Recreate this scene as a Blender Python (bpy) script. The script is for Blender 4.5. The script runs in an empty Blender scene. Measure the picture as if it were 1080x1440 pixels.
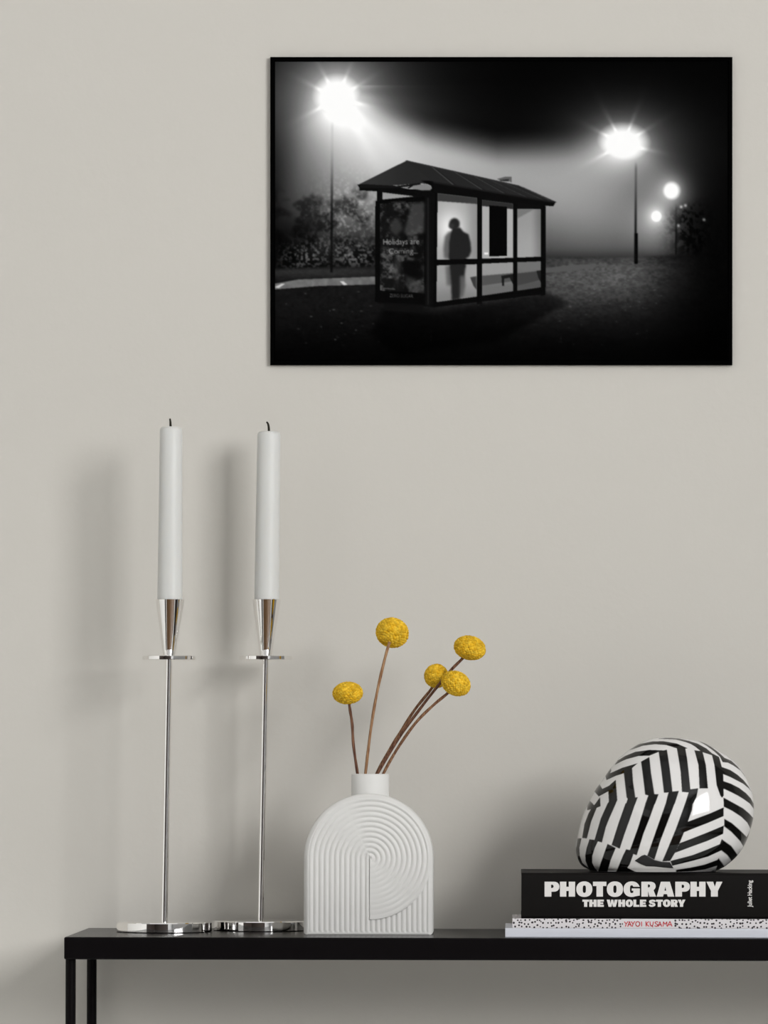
import bpy, bmesh, math, random
import numpy as np
from mathutils import Vector, Matrix, kdtree
from mathutils.geometry import tessellate_polygon

random.seed(7)
rng = np.random.default_rng(11)
S = bpy.context.scene
COL = S.collection

# ------------------------------------------------------------------ camera frame
D = 4.38                      # camera to the front edge of the console table
PXM = 0.00072                 # metres per pixel at that distance
F = D / PXM
VX, VY = 720.0, 1075.0        # where the optical axis meets the picture
ROLL = 0.0024
ZT = 0.75                     # table top height
ZC = ZT + 244.2 * PXM         # camera height


def W(px, py, y=0.0):
    """photo pixel at depth y (metres behind the table's front edge) -> world point"""
    du, dv = px - VX, py - VY
    u = du + ROLL * dv
    v = dv - ROLL * du
    k = (D + y) / F
    return Vector((u * k, y, ZC - v * k))


def PX(n, y=0.0):
    return n * (D + y) / F


cam_d = bpy.data.cameras.new('camera')
cam = bpy.data.objects.new('camera', cam_d)
COL.objects.link(cam)
cam.matrix_world = Matrix.Translation((0, -D, ZC)) @ Matrix.Rotation(-ROLL, 4, 'Y') @ Matrix.Rotation(math.pi / 2, 4, 'X')
cam_d.sensor_fit = 'AUTO'
cam_d.sensor_width = 36.0
cam_d.lens = F / 1440 * 36.0
cam_d.shift_x = (540 - VX) / 1440
cam_d.shift_y = (VY - 720) / 1440
cam_d.clip_start = 0.05
S.camera = cam

S.view_settings.view_transform = 'Standard'
S.view_settings.look = 'None'
S.view_settings.gamma = 1.0
S.view_settings.exposure = -0.97
S.view_settings.use_curve_mapping = False


# ------------------------------------------------------------------ materials
def lin(c):
    c = np.asarray(c, dtype=float) / 255.0
    return np.where(c <= 0.04045, c / 12.92, ((c + 0.055) / 1.055) ** 2.4)


def rgb(r, g, b):
    return tuple(float(x) for x in lin((r, g, b))) + (1.0,)


def mat(name, color, rough=0.5, metal=0.0, spec=0.5, coat=0.0, vary=0.0, vscale=40.0,
        bump=0.0, bscale=200.0, bdist=0.001, attr=None, sss=0.0, sub_r=(0.004, 0.003, 0.002)):
    m = bpy.data.materials.new(name)
    m.use_nodes = True
    nt = m.node_tree
    p = nt.nodes['Principled BSDF']
    p.inputs['Base Color'].default_value = color
    p.inputs['Roughness'].default_value = rough
    p.inputs['Metallic'].default_value = metal
    p.inputs['Specular IOR Level'].default_value = spec
    p.inputs['Coat Weight'].default_value = coat
    p.inputs['Coat Roughness'].default_value = 0.03
    if sss:
        p.inputs['Subsurface Weight'].default_value = sss
        p.inputs['Subsurface Radius'].default_value = (1, 0.8, 0.6)
        p.inputs['Subsurface Scale'].default_value = 0.006
    tc = nt.nodes.new('ShaderNodeTexCoord')
    if attr:
        a = nt.nodes.new('ShaderNodeAttribute')
        a.attribute_name = attr
        nt.links.new(a.outputs['Color'], p.inputs['Base Color'])
    elif vary:
        n = nt.nodes.new('ShaderNodeTexNoise')
        n.inputs['Scale'].default_value = vscale
        n.inputs['Detail'].default_value = 4
        nt.links.new(tc.outputs['Object'], n.inputs['Vector'])
        r = nt.nodes.new('ShaderNodeMapRange')
        r.inputs['To Min'].default_value = 1 - vary
        r.inputs['To Max'].default_value = 1 + vary
        nt.links.new(n.outputs['Fac'], r.inputs['Value'])
        mx = nt.nodes.new('ShaderNodeMix')
        mx.data_type = 'RGBA'
        mx.blend_type = 'MULTIPLY'
        mx.inputs['Factor'].default_value = 1.0
        mx.inputs['A'].default_value = color
        nt.links.new(r.outputs['Result'], mx.inputs['B'])
        nt.links.new(mx.outputs['Result'], p.inputs['Base Color'])
    if bump:
        n = nt.nodes.new('ShaderNodeTexNoise')
        n.inputs['Scale'].default_value = bscale
        n.inputs['Detail'].default_value = 3
        nt.links.new(tc.outputs['Object'], n.inputs['Vector'])
        b = nt.nodes.new('ShaderNodeBump')
        b.inputs['Strength'].default_value = bump
        b.inputs['Distance'].default_value = bdist
        nt.links.new(n.outputs['Fac'], b.inputs['Height'])
        nt.links.new(b.outputs['Normal'], p.inputs['Normal'])
    return m


M = {}
M['wall'] = mat('wall_paint', rgb(197, 193.5, 186.5), 0.9, spec=0.15, vary=0.012, vscale=3, bump=0.35, bscale=110, bdist=0.0006)
M['room_wall'] = mat('room_paint', rgb(180, 181, 182), 0.9, spec=0.2, vary=0.01, vscale=3)
M['white_wall'] = mat('bright_white_paint', rgb(232, 232, 230), 0.85, spec=0.2, vary=0.01, vscale=3)
M['ceiling'] = mat('ceiling_paint', rgb(205, 206, 207), 0.9, spec=0.2, vary=0.01, vscale=3)
M['white_wood'] = mat('white_painted_wood', rgb(232, 231, 228), 0.4, vary=0.01)
M['reflection_dark'] = mat('dark_reflection_brown', rgb(38, 28, 23), 0.5, vary=0.2, vscale=8)  # for the unseen dark pieces added for the chrome to reflect
M['chrome'] = mat('polished_chrome', (0.90, 0.885, 0.87, 1), 0.035, metal=1.0)
M['table'] = mat('black_lacquered_steel', rgb(15, 13, 14), 0.24, spec=0.06, vary=0.05, vscale=20)
M['wax'] = mat('white_wax', rgb(204, 204, 201), 0.45, spec=0.35, sss=0.25, vary=0.012, vscale=25)
M['wick'] = mat('charred_wick', rgb(46, 44, 38), 0.95, spec=0.1, vary=0.2, vscale=900)
M['ceramic'] = mat('white_bisque_ceramic', rgb(211, 210, 207), 0.62, spec=0.3, vary=0.01, vscale=30)
M['frame'] = mat('matte_black_frame', (0.0012, 0.0012, 0.0012, 1), 1.0, spec=0.0, vary=0.1)
M['print'] = mat('photographic_print', (0.1, 0.1, 0.1, 1), 1.0, spec=0.0, attr='Col')
M['shell'] = mat('glossy_striped_shell', (0.5, 0.5, 0.5, 1), 0.06, spec=0.32, coat=0.0, attr='Col')
M['rubber'] = mat('black_rubber_trim', rgb(26, 25, 26), 0.5, spec=0.4, vary=0.1)
M['liner'] = mat('dark_helmet_padding', rgb(34, 33, 35), 0.95, spec=0.1, vary=0.15, vscale=120)
M['bookblack'] = mat('black_book_cloth', rgb(17, 15, 14), 0.5, spec=0.08, vary=0.08, vscale=60)
M['paper'] = mat('page_paper', rgb(222, 219, 212), 0.9, spec=0.1, vary=0.05, vscale=600)
M['whitecover'] = mat('plain_white_cover', rgb(212, 214, 222), 0.55, spec=0.3, vary=0.01)
M['lettering'] = mat('white_spine_ink', rgb(216, 213, 210), 0.7, spec=0.2, vary=0.02)
M['redink'] = mat('red_spine_ink', rgb(204, 62, 70), 0.8, spec=0.1, vary=0.1, vscale=900)
M['flower'] = mat('yellow_floret', (0.6, 0.4, 0.03, 1), 0.85, spec=0.1, attr='Col')


def reflection_boards():  # brown boards, only for the strip added for the cups to reflect
    m = mat('brown_reflection_boards', rgb(112, 78, 52), 0.5, spec=0.3)
    nt = m.node_tree
    p = nt.nodes['Principled BSDF']
    tc = nt.nodes.new('ShaderNodeTexCoord')
    mp = nt.nodes.new('ShaderNodeMapping')
    mp.inputs['Rotation'].default_value[2] = math.pi / 2
    br = nt.nodes.new('ShaderNodeTexBrick')
    br.inputs['Color1'].default_value = rgb(92, 68, 42)
    br.inputs['Color2'].default_value = rgb(74, 53, 33)
    br.inputs['Mortar'].default_value = rgb(50, 34, 24)
    br.inputs['Scale'].default_value = 1.0
    br.inputs['Mortar Size'].default_value = 0.003
    br.inputs['Brick Width'].default_value = 1.6
    br.inputs['Row Height'].default_value = 0.16
    nt.links.new(tc.outputs['Object'], mp.inputs['Vector'])
    nt.links.new(mp.outputs['Vector'], br.inputs['Vector'])
    nt.links.new(br.outputs['Color'], p.inputs['Base Color'])
    return m


def dotted_cover():
    m = mat('dotted_paper_cover', rgb(214, 210, 212), 0.7, spec=0.2)
    nt = m.node_tree
    p = nt.nodes['Principled BSDF']
    tc = nt.nodes.new('ShaderNodeTexCoord')
    v = nt.nodes.new('ShaderNodeTexVoronoi')
    v.voronoi_dimensions = '2D'
    v.inputs['Scale'].default_value = 270.0
    v.inputs['Randomness'].default_value = 0.8
    sp_ = nt.nodes.new('ShaderNodeSeparateXYZ')
    ad_ = nt.nodes.new('ShaderNodeMath')
    cb_ = nt.nodes.new('ShaderNodeCombineXYZ')
    nt.links.new(tc.outputs['Object'], sp_.inputs[0])
    nt.links.new(sp_.outputs['Y'], ad_.inputs[0])
    nt.links.new(sp_.outputs['Z'], ad_.inputs[1])
    nt.links.new(sp_.outputs['X'], cb_.inputs['X'])
    nt.links.new(ad_.outputs[0], cb_.inputs['Y'])
    nt.links.new(cb_.outputs[0], v.inputs['Vector'])
    n = nt.nodes.new('ShaderNodeTexNoise')
    n.inputs['Scale'].default_value = 260.0
    nt.links.new(tc.outputs['Object'], n.inputs['Vector'])
    r = nt.nodes.new('ShaderNodeMapRange')
    r.inputs['From Min'].default_value = 0.3
    r.inputs['From Max'].default_value = 0.7
    r.inputs['To Min'].default_value = 0.16
    r.inputs['To Max'].default_value = 0.34
    nt.links.new(n.outputs['Fac'], r.inputs['Value'])
    lt = nt.nodes.new('ShaderNodeMath')
    lt.operation = 'LESS_THAN'
    nt.links.new(v.outputs['Distance'], lt.inputs[0])
    nt.links.new(r.outputs['Result'], lt.inputs[1])
    mx = nt.nodes.new('ShaderNodeMix')
    mx.data_type = 'RGBA'
    mx.inputs['A'].default_value = rgb(214, 210, 212)
    mx.inputs['B'].default_value = rgb(52, 46, 50)
    # the printed pattern leaves a clear gap for the lettering
    gap = nt.nodes.new('ShaderNodeMath')
    gap.operation = 'COMPARE'
    gap.inputs[1].default_value = -.0030
    gap.inputs[2].default_value = .0262
    nt.links.new(sp_.outputs['X'], gap.inputs[0])
    sb = nt.nodes.new('ShaderNodeMath')
    sb.operation = 'SUBTRACT'
    sb.use_clamp = True
    nt.links.new(lt.outputs[0], sb.inputs[0])
    nt.links.new(gap.outputs[0], sb.inputs[1])
    nt.links.new(sb.outputs[0], mx.inputs['Factor'])
    nt.links.new(mx.outputs['Result'], p.inputs['Base Color'])
    return m


def stem_mat(name, c1, c2):
    m = mat(name, c1, 0.75, spec=0.2)
    nt = m.node_tree
    p = nt.nodes['Principled BSDF']
    tc = nt.nodes.new('ShaderNodeTexCoord')
    mp = nt.nodes.new('ShaderNodeMapping')
    mp.inputs['Scale'].default_value = (900, 900, 60)
    n = nt.nodes.new('ShaderNodeTexNoise')
    n.inputs['Scale'].default_value = 1.0
    n.inputs['Detail'].default_value = 4
    cr = nt.nodes.new('ShaderNodeValToRGB')
    cr.color_ramp.elements[0].position = 0.38
    cr.color_ramp.elements[1].position = 0.66
    cr.color_ramp.elements[0].color = c1
    cr.color_ramp.elements[1].color = c2
    nt.links.new(tc.outputs['Object'], mp.inputs['Vector'])
    nt.links.new(mp.outputs['Vector'], n.inputs['Vector'])
    nt.links.new(n.outputs['Fac'], cr.inputs['Fac'])
    nt.links.new(cr.outputs['Color'], p.inputs['Base Color'])
    return m


M['floor'] = reflection_boards()
M['pale_floor'] = mat('pale_grey_screed', rgb(228, 229, 227), 0.6, spec=0.3, vary=0.04, vscale=6, bump=.1)
M['dots'] = dotted_cover()
M['stem_dark'] = stem_mat('dark_brown_stem', rgb(70, 42, 32), rgb(128, 92, 70))
M['stem_red'] = stem_mat('reddish_brown_stem', rgb(116, 78, 52), rgb(168, 134, 100))
M['stem_mid'] = stem_mat('brown_stem', rgb(88, 54, 38), rgb(150, 114, 84))


# ------------------------------------------------------------------ object helpers
def thing(name, label, cat, loc, group=None):
    o = bpy.data.objects.new(name, None)
    o.empty_display_size = 0.02
    COL.objects.link(o)
    o.location = loc
    o['label'] = label
    o['category'] = cat
    if group:
        o['group'] = group
    return o


def tag(o, label, cat, group=None):
    o['label'] = label
    o['category'] = cat
    if group:
        o['group'] = group
    return o


def root_loc(parent):
    v = Vector((0, 0, 0))
    while parent is not None:
        v += parent.location
        parent = parent.parent
    return v


def finish(name, me, m, parent, loc, smooth):
    me.materials.append(m)
    o = bpy.data.objects.new(name, me)
    COL.objects.link(o)
    if parent is not None:
        o.parent = parent
    if loc is not None:
        o.location = loc
    if smooth:
        me.polygons.foreach_set('use_smooth', [True] * len(me.polygons))
    me.update()
    return o


def mk(name, verts, faces, m, parent=None, loc=None, smooth=False, bevel=0.0, sharp=None):
    """verts in WORLD coordinates; stored relative to the parent (or to loc)"""
    base = root_loc(parent) + (Vector(loc) if loc is not None else Vector((0, 0, 0)))
    me = bpy.data.meshes.new(name)
    me.from_pydata([tuple(Vector(v) - base) for v in verts], [], [tuple(f) for f in faces])
    bm = bmesh.new()
    bm.from_mesh(me)
    bmesh.ops.recalc_face_normals(bm, faces=bm.faces)
    bm.to_mesh(me)
    bm.free()
    o = finish(name, me, m, parent, loc, smooth)
    if smooth and sharp:
        me.set_sharp_from_angle(angle=sharp)
    if bevel:
        b = o.modifiers.new('bevel', 'BEVEL')
        b.width = bevel
        b.segments = 3
        b.limit_method = 'ANGLE'
    return o


def mk_fast(name, V, Q, m, parent=None, loc=None, col=None, smooth=True):
    base = np.array(root_loc(parent) + (Vector(loc) if loc is not None else Vector((0, 0, 0))))
    V = np.asarray(V, dtype=np.float64) - base
    Q = np.asarray(Q, dtype=np.int32)
    me = bpy.data.meshes.new(name)
    n, k = Q.shape
    me.vertices.add(len(V))
    me.vertices.foreach_set('co', V.astype(np.float32).ravel())
    me.loops.add(n * k)
    me.loops.foreach_set('vertex_index', Q.ravel())
    me.polygons.add(n)
    me.polygons.foreach_set('loop_start', np.arange(0, n * k, k, dtype=np.int32))
    me.update(calc_edges=True)
    me.validate()
    if col is not None:
        a = me.color_attributes.new('Col', 'FLOAT_COLOR', 'POINT')
        c = np.ones((len(V), 4), dtype=np.float32)
        c[:, :3] = col
        a.data.foreach_set('color', c.ravel())
    return finish(name, me, m, parent, loc, smooth)


def grid_quads(nr, nc, wrap=False):
    r = np.arange(nr - 1)[:, None]
    c = np.arange(nc if wrap else nc - 1)[None, :]
    c2 = (c + 1) % nc
    a = r * nc + c
    b = r * nc + c2
    return np.stack([a, b, b + nc, a + nc], -1).reshape(-1, 4)


BOXF = [(0, 1, 2, 3), (7, 6, 5, 4), (0, 4, 5, 1), (1, 5, 6, 2), (2, 6, 7, 3), (3, 7, 4, 0)]


def box_vf(x0, x1, y0, y1, z0, z1, off=0):
    v = [(x0, y0, z0), (x1, y0, z0), (x1, y1, z0), (x0, y1, z0),
         (x0, y0, z1), (x1, y0, z1), (x1, y1, z1), (x0, y1, z1)]
    return v, [tuple(i + off for i in f) for f in BOXF]


def boxes(name, bl, m, parent=None, loc=None, bevel=0.0):
    V, Fc = [], []
    for b in bl:
        v, f = box_vf(*b, off=len(V))
        V += v
        Fc += f
    return mk(name, V, Fc, m, parent, loc, bevel=bevel)


def lathe_vf(profile, c, lean=(0, 0), seg=96, zref=None):
    """profile (r, z) list, bottom to top; c = axis foot; axis leans by lean per metre above zref"""
    V, Fc = [], []
    zr = c[2] if zref is None else zref
    for r, z in profile:
        zz = c[2] + z
        ox, oy = lean[0] * (zz - zr), lean[1] * (zz - zr)
        for k in range(seg):
            t = 2 * math.pi * k / seg
            V.append((c[0] + ox + r * math.cos(t), c[1] + oy + r * math.sin(t), zz))
    n = len(profile)
    for i in range(n - 1):
        for k in range(seg):
            k2 = (k + 1) % seg
            Fc.append((i * seg + k, i * seg + k2, (i + 1) * seg + k2, (i + 1) * seg + k))
    Fc.append(tuple(range(seg))[::-1])
    Fc.append(tuple((n - 1) * seg + k for k in range(seg)))
    return V, Fc


def lathe(name, profile, c, m, parent=None, loc=None, lean=(0, 0), seg=96, zref=None, sharp=0.6):
    V, Fc = lathe_vf(profile, c, lean, seg, zref)
    return mk(name, V, Fc, m, parent, loc, smooth=True, sharp=sharp)


def spline(pts, n):
    """Catmull-Rom through pts -> n samples"""
    P = [np.array(p, dtype=float) for p in pts]
    P = [2 * P[0] - P[1]] + P + [2 * P[-1] - P[-2]]
    out = []
    m = len(P) - 3
    for i in range(n):
        t = i / (n - 1) * m
        k = min(int(t), m - 1)
        t -= k
        a, b, c, d = P[k:k + 4]
        out.append(0.5 * ((2 * b) + (-a + c) * t + (2 * a - 5 * b + 4 * c - d) * t * t + (-a + 3 * b - 3 * c + d) * t ** 3))
    return out


def tube_vf(path, radii, seg=12):
    V, Fc = [], []
    n = len(path)
    up = Vector((0.1, 1, 0.05)).normalized()
    for i in range(n):
        a = Vector(path[max(i - 1, 0)])
        b = Vector(path[min(i + 1, n - 1)])
        t = (b - a).normalized()
        s = t.cross(up).normalized()
        w = s.cross(t).normalized()
        for k in range(seg):
            q = 2 * math.pi * k / seg
            V.append(Vector(path[i]) + (s * math.cos(q) + w * math.sin(q)) * radii[i])
    for i in range(n - 1):
        for k in range(seg):
            k2 = (k + 1) % seg
            Fc.append((i * seg + k, i * seg + k2, (i + 1) * seg + k2, (i + 1) * seg + k))
    Fc.append(tuple(range(seg))[::-1])
    Fc.append(tuple((n - 1) * seg + k for k in range(seg)))
    return V, Fc


def structure(o):
    o['kind'] = 'structure'
    return o


# ------------------------------------------------------------------ the room
YW = 0.25                                   # face of the wall behind the table
RX0, RX1, RY0, RZ = -2.6, 2.9, -6.8, 4.0
structure(boxes('wall_back', [(RX0 - .1, RX1 + .1, YW, YW + .12, -.1, RZ + .1)], M['wall']))
structure(boxes('floor', [(RX0 - .1, RX1 + .1, RY0 - .1, YW, -.1, 0)], M['pale_floor']))
structure(boxes('reflection_panel_1', [(RX0 + .5, RX1 - .5, -5.2, -2.3, 0, .008)], M['floor']))  # unseen brown strip added on the floor for the chrome cups to reflect
structure(boxes('ceiling', [(RX0 - .1, RX1 + .1, RY0 - .1, YW, RZ, RZ + .1)], M['ceiling']))
structure(boxes('wall_left', [(RX0 - .1, RX0, RY0, YW, 0, RZ)], M['white_wall']))
WY0, WY1, WZ0, WZ1 = -5.75, -2.65, 1.45, 3.3   # opening of the window on the right
structure(boxes('wall_right', [(RX1, RX1 + .1, RY0, WY0, 0, RZ), (RX1, RX1 + .1, WY1, YW, 0, RZ),
                               (RX1, RX1 + .1, WY0, WY1, 0, WZ0), (RX1, RX1 + .1, WY0, WY1, WZ1, RZ)], M['room_wall']))
structure(boxes('wall_front', [(RX0 - .1, RX1 + .1, RY0 - .1, RY0, 0, RZ)], M['room_wall']))
fw = []
t_ = 0.05
for (a, b, c, d) in [(WY0, WY1, WZ0, WZ0 + t_), (WY0, WY1, WZ1 - t_, WZ1), (WY0, WY0 + t_, WZ0, WZ1), (WY1 - t_, WY1, WZ0, WZ1),
                     ((WY0 + WY1) / 2 - .025, (WY0 + WY1) / 2 + .025, WZ0, WZ1), (WY0, WY1, 2.36, 2.40)]:
    fw.append((RX1 + .01, RX1 + .06, a, b, c, d))
structure(boxes('window_1', fw, M['white_wood']))
structure(boxes('reflection_panel_2', [(RX0, RX0 + .03, -6.79, -2.75, 0, 2.6), (RX0 + .03, 1.35, RY0, RY0 + .03, 0, 2.6)], M['reflection_dark'], bevel=.004))  # unseen dark panels added for dark bands in the chrome and less bounce
structure(boxes('reflection_strip_left', [(RX0, RX0 + .02, -2.74, YW, 0, .28)], M['reflection_dark']))  # unseen dark strip added for thin black lines in the cup reflections
structure(boxes('reflection_strip_right', [(RX1 - .02, RX1, RY0, YW, 0, .28)], M['reflection_dark']))  # matching unseen strip, also added for the reflections
dw = structure(boxes('reflection_slab_1', [(-1.75, 0.55, RY0 + .03, RY0 + .07, 0, 2.35)], M['reflection_dark'], bevel=.004))  # unseen dark slab added so the chrome mirrors a dark centre
for x0 in (-1.65, -.5):
    boxes('reflection_slab_inset', [(x0 + .1, x0 + .85, RY0 + .07, RY0 + .082, .2, 1.0), (x0 + .1, x0 + .85, RY0 + .07, RY0 + .082, 1.2, 2.2)],
          M['reflection_dark'], dw, bevel=.006)


def area(name, loc, target, sx, sy, power, color):
    l = bpy.data.lights.new(name, 'AREA')
    l.shape = 'RECTANGLE'
    l.size, l.size_y = sx, sy
    l.energy = power
    l.color = color
    o = bpy.data.objects.new(name, l)
    COL.objects.link(o)
    o.location = loc
    d = Vector(target) - Vector(loc)
    o.rotation_euler = d.to_track_quat('-Z', 'Y').to_euler()
    return o


area('window_daylight', (RX1 + .09, (WY0 + WY1) / 2, (WZ0 + WZ1) / 2), (RX1 - 1, (WY0 + WY1) / 2, (WZ0 + WZ1) / 2),
     WY1 - WY0 - .02, WZ1 - WZ0 - .02, 690, (1.0, 1.0, 1.0))
area('overhead_fill', (-.2, -2.2, RZ - .02), (-.2, -2.2, 0), 3.0, 3.0, 14, (1.0, 1.0, 1.0))  # soft fill added overhead, not a fitting of the room
wd = bpy.data.worlds.new('world')
S.world = wd
wd.use_nodes = True
wd.node_tree.nodes['Background'].inputs['Color'].default_value = (0.8, 0.85, 0.9, 1)
wd.node_tree.nodes['Background'].inputs['Strength'].default_value = 0.6

# ------------------------------------------------------------------ console table
TD = 0.245
tl = W(90, 1319, 0).x
tr = tl + 1.06
TH = PX(31.5)
table = thing('console_table', 'long black metal console table on slim round legs against the wall', 'table', ((tl + tr) / 2, TD / 2, 0))
boxes('tabletop', [(tl, tr, 0, TD, ZT - TH, ZT)], M['table'], table, bevel=.0016)
lr = PX(7.3)
LB = .012
lx = W(99.3, 1400, LB).x
lx2 = tr - (lx - tl)
for x in (lx, lx2):
    for y in (LB, TD - LB):
        lathe('leg', [(lr, 0), (lr, ZT - TH)], (x, y, 0), M['table'], table, seg=40)

# ------------------------------------------------------------------ candlesticks and candles
CG = 'chrome candlesticks on the console table'


def candlestick(label, yc, pb, pp, pt, pct, wick_pts, ctop, cw0, cw1, candle_label):
    """pb base centre x, pp plate centre x, pt cup-top centre x, pct candle-top x (pixels)"""
    zb = ZT
    b = W(pb, 1310, yc)
    root = thing('candlestick', label, 'candlestick', (b.x, yc, zb), CG)
    k = lambda n: PX(n, yc)
    plate = W(pp, 925, yc)
    top = W(pt, 843, yc)
    cand = W(pct, ctop, yc)
    lean = (plate.x - b.x) / (plate.z - zb)
    R = k(67.3)
    h = k(14.6)
    e = k(1.6)
    lathe('base', [(R - e, 0), (R, e * .8), (R, h - e), (R - e * .5, h - e * .3), (R - e * 1.4, h)], (b.x, yc, zb), M['chrome'], root, seg=160)
    zp = plate.z - zb
    lathe('stem', [(k(4.6), h), (k(4.6), zp - k(3.2))], (b.x, yc, zb), M['chrome'], root, lean=(lean, 0), seg=48)
    pr = k(37.3)
    lathe('drip_plate', [(pr - .0006, zp - k(3.2)), (pr, zp - k(2.6)), (pr, zp + k(1.8)), (pr - .0006, zp + k(2.4))],
          (b.x, yc, zb), M['chrome'], root, lean=(lean, 0), seg=128)
    zc0, zc1 = zp + k(2.4), top.z - zb
    ro, ri = k(20), k(18.6)
    lathe('candle_cup', [(k(8), zc0), (k(8.6), zc0 + k(3)), (ro, zc1 - k(.6)), (ro - k(.5), zc1), (ri, zc1), (ri - k(2.6), zc1 - k(18)), (0.0004, zc1 - k(18.5))],
          (b.x, yc, zb), M['chrome'], root, lean=(lean, 0), seg=128)
    # the candle standing in the cup
    cx = b.x + lean * (zc1 - k(18))
    z0 = zb + zc1 - k(17.4)
    H = cand.z - z0
    cl = (cand.x - cx) / H
    cr = thing('candle', candle_label, 'candle', (cx, yc, z0), 'white candles')
    r0, r1 = k(cw0 / 2), k(cw1 / 2)
    prof = [(ri - k(3.4), 0), (min(r0, ri - k(.5)), k(17)), (r0, k(22)), (r1 + (r0 - r1) * .4, H * .6), (r1, H - k(5)), (r1 - k(1), H - k(2)), (r1 - k(3.5), H - k(.3)), (r1 * .5, H)]
    lathe('wax_body', prof, (cx, yc, z0), M['wax'], cr, lean=(cl, 0), seg=72, sharp=1.2)
    pts = [W(px, py, yc) for px, py in wick_pts]
    pts = spline(pts, 14)
    V, Fc = tube_vf(pts, [k(1.7) * (1 - .35 * (i / 13) ** 2) for i in range(14)], 10)
    w = mk('wick', V, Fc, M['wick'], cr, smooth=True)
    w['label'] = 'short black burnt wick'
    return root


candlestick('tall chrome candlestick nearest the left end of the black table', .146, 230.7, 237.6, 239.3, 240.6,
            [(240, 602), (239.8, 597), (239.6, 593), (239, 588.6)], 600.2, 35, 31.5, 'white dinner candle with a straight wick in the left chrome candlestick')
candlestick('tall chrome candlestick standing closest to the white vase', .19, 366.6, 373.6, 374.8, 378.2,
            [(378.2, 608), (378, 603), (377.6, 599), (376.6, 595.5), (374.8, 593.2)], 606.8, 35, 32.5, 'white dinner candle with a curled wick in the chrome candlestick beside the vase')

# ------------------------------------------------------------------ ribbed arch vase
VF, VD = .076, .054
VYC = VF + VD / 2
vbot = ZT
kv = lambda n: PX(n, VF)
vc = W(518, 1207, VF)
vx0 = vc.x
Rv = kv(91)
vase = thing('vase', 'white arch-shaped ceramic vase with ribbed spiral relief holding yellow flowers', 'vase', (vx0, VYC, vbot))
zc_ = vc.z
# outline (arch) sampled by walking its length
LW = zc_ - vbot
cr_ = kv(4)


def arch_outline(n):
    P = []
    for i in range(400):
        P.append((-Rv + cr_ + (2 * Rv - 2 * cr_) * i / 399, vbot))
    for i in range(1, 40):
        t = -math.pi / 2 + math.pi / 2 * i / 39
        P.append((Rv - cr_ + cr_ * math.cos(t), vbot + cr_ + cr_ * math.sin(t)))
    for i in range(1, 300):
        P.append((Rv, vbot + cr_ + (LW - cr_) * i / 299))
    for i in range(1, 900):
        t = math.pi * i / 899
        P.append((Rv * math.cos(t), zc_ + Rv * math.sin(t)))
    for i in range(1, 300):
        P.append((-Rv, zc_ - (LW - cr_) * i / 299))
    for i in range(1, 39):
        t = math.pi + math.pi / 2 * i / 39
        P.append((-Rv + cr_ + cr_ * math.cos(t), vbot + cr_ + cr_ * math.sin(t)))
    P = np.array(P)
    d = np.r_[0, np.cumsum(np.hypot(*(np.roll(P, -1, 0) - P).T))]
    Pc = np.vstack([P, P[:1]])
    s = np.linspace(0, d[-1], n, endpoint=False)
    return np.stack([np.interp(s, d, Pc[:, 0]), np.interp(s, d, Pc[:, 1])], 1)


NO, NRAD = 1000, 170
O2 = arch_outline(NO)
cen = np.array([0.0, zc_ - kv(14)])
per = kv(7.25)


def relief(x, z):
    """groove depth pattern of the front, metres (positive towards the viewer)"""
    cx_, cz = kv(2.2), 0.0
    zz = z - zc_
    xx = x - cx_
    r = np.hypot(xx, zz)
    ridge = lambda t: np.abs(np.sin(np.pi * t)) ** 1.15
    Rd = kv(86.5)
    amp = kv(1.7)
    th = np.degrees(np.arctan2(zz, xx))
    # left field: arches that run down as straight ribs
    # the carving runs out towards the crown on the left and towards the foot on the right
    fl = .12 + .88 * np.clip((th - 118) / 28, 0, 1)
    fd = .12 + .88 * np.clip((th + 72) / 32, 0, 1)
    left = np.where(zz > 0, 1 - (1 - ridge(r / per)) * fl, ridge(np.abs(xx) / per)) * amp
    wr = np.clip((114 - th) / 16, 0, 1)
    left = np.where(np.where(zz > 0, r, np.abs(xx)) > Rd, amp * .8, left)
    # right field: a disc of rings lying over straight ribs
    disc = (1 - (1 - ridge(r / per)) * fd) * amp + kv(1.0)
    ribs = ridge(np.abs(xx) / per) * amp
    right = np.where(r < Rd, disc, np.where(zz > -kv(20), amp * .8, ribs))
    right = np.where((r >= Rd) & (np.abs(xx) > kv(83)), amp * .8, right)
    up = right * wr + left * (1 - wr)
    h = np.where(zz > 0, np.where(r < Rd, up, left), np.where(xx < kv(-.2), left, right))
    # plain foot at the bottom edge
    foot = np.clip((z - vbot - kv(3)) / kv(3), 0, 1)
    return h * foot + amp * .6 * (1 - foot)


ts = np.linspace(0, 1, NRAD + 1)[1:]
ring = cen[None, None, :] + ts[:, None, None] * (O2 - cen)[None]        # (NRAD, NO, 2)
fr = kv(7)                                                              # rounded edge radius
d_edge = np.full(ring.shape[:2], 9.0)
X, Z = ring[..., 0], ring[..., 1]
zz = Z - zc_
d_arc = np.where(zz > 0, Rv - np.hypot(X, zz), Rv - np.abs(X))
d_edge = np.maximum(np.minimum(d_arc, np.where(zz > 0, 9, Z - vbot + fr * .65)), 0)
q = np.clip(1 - d_edge / fr, 0, 1)
yr = fr * (1 - np.sqrt(np.clip(1 - q * q, 0, 1)))
fade = np.clip((d_edge - kv(2.5)) / kv(4), 0, 1)
Y = VF + yr + kv(2.4) - relief(X, Z) * fade
front = np.stack([X + vx0, Y, Z], -1).reshape(-1, 3)
cpt = np.array([[cen[0] + vx0, VF + kv(2.4) - float(relief(np.array(cen[0]), np.array(cen[1]))), cen[1]]])
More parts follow.
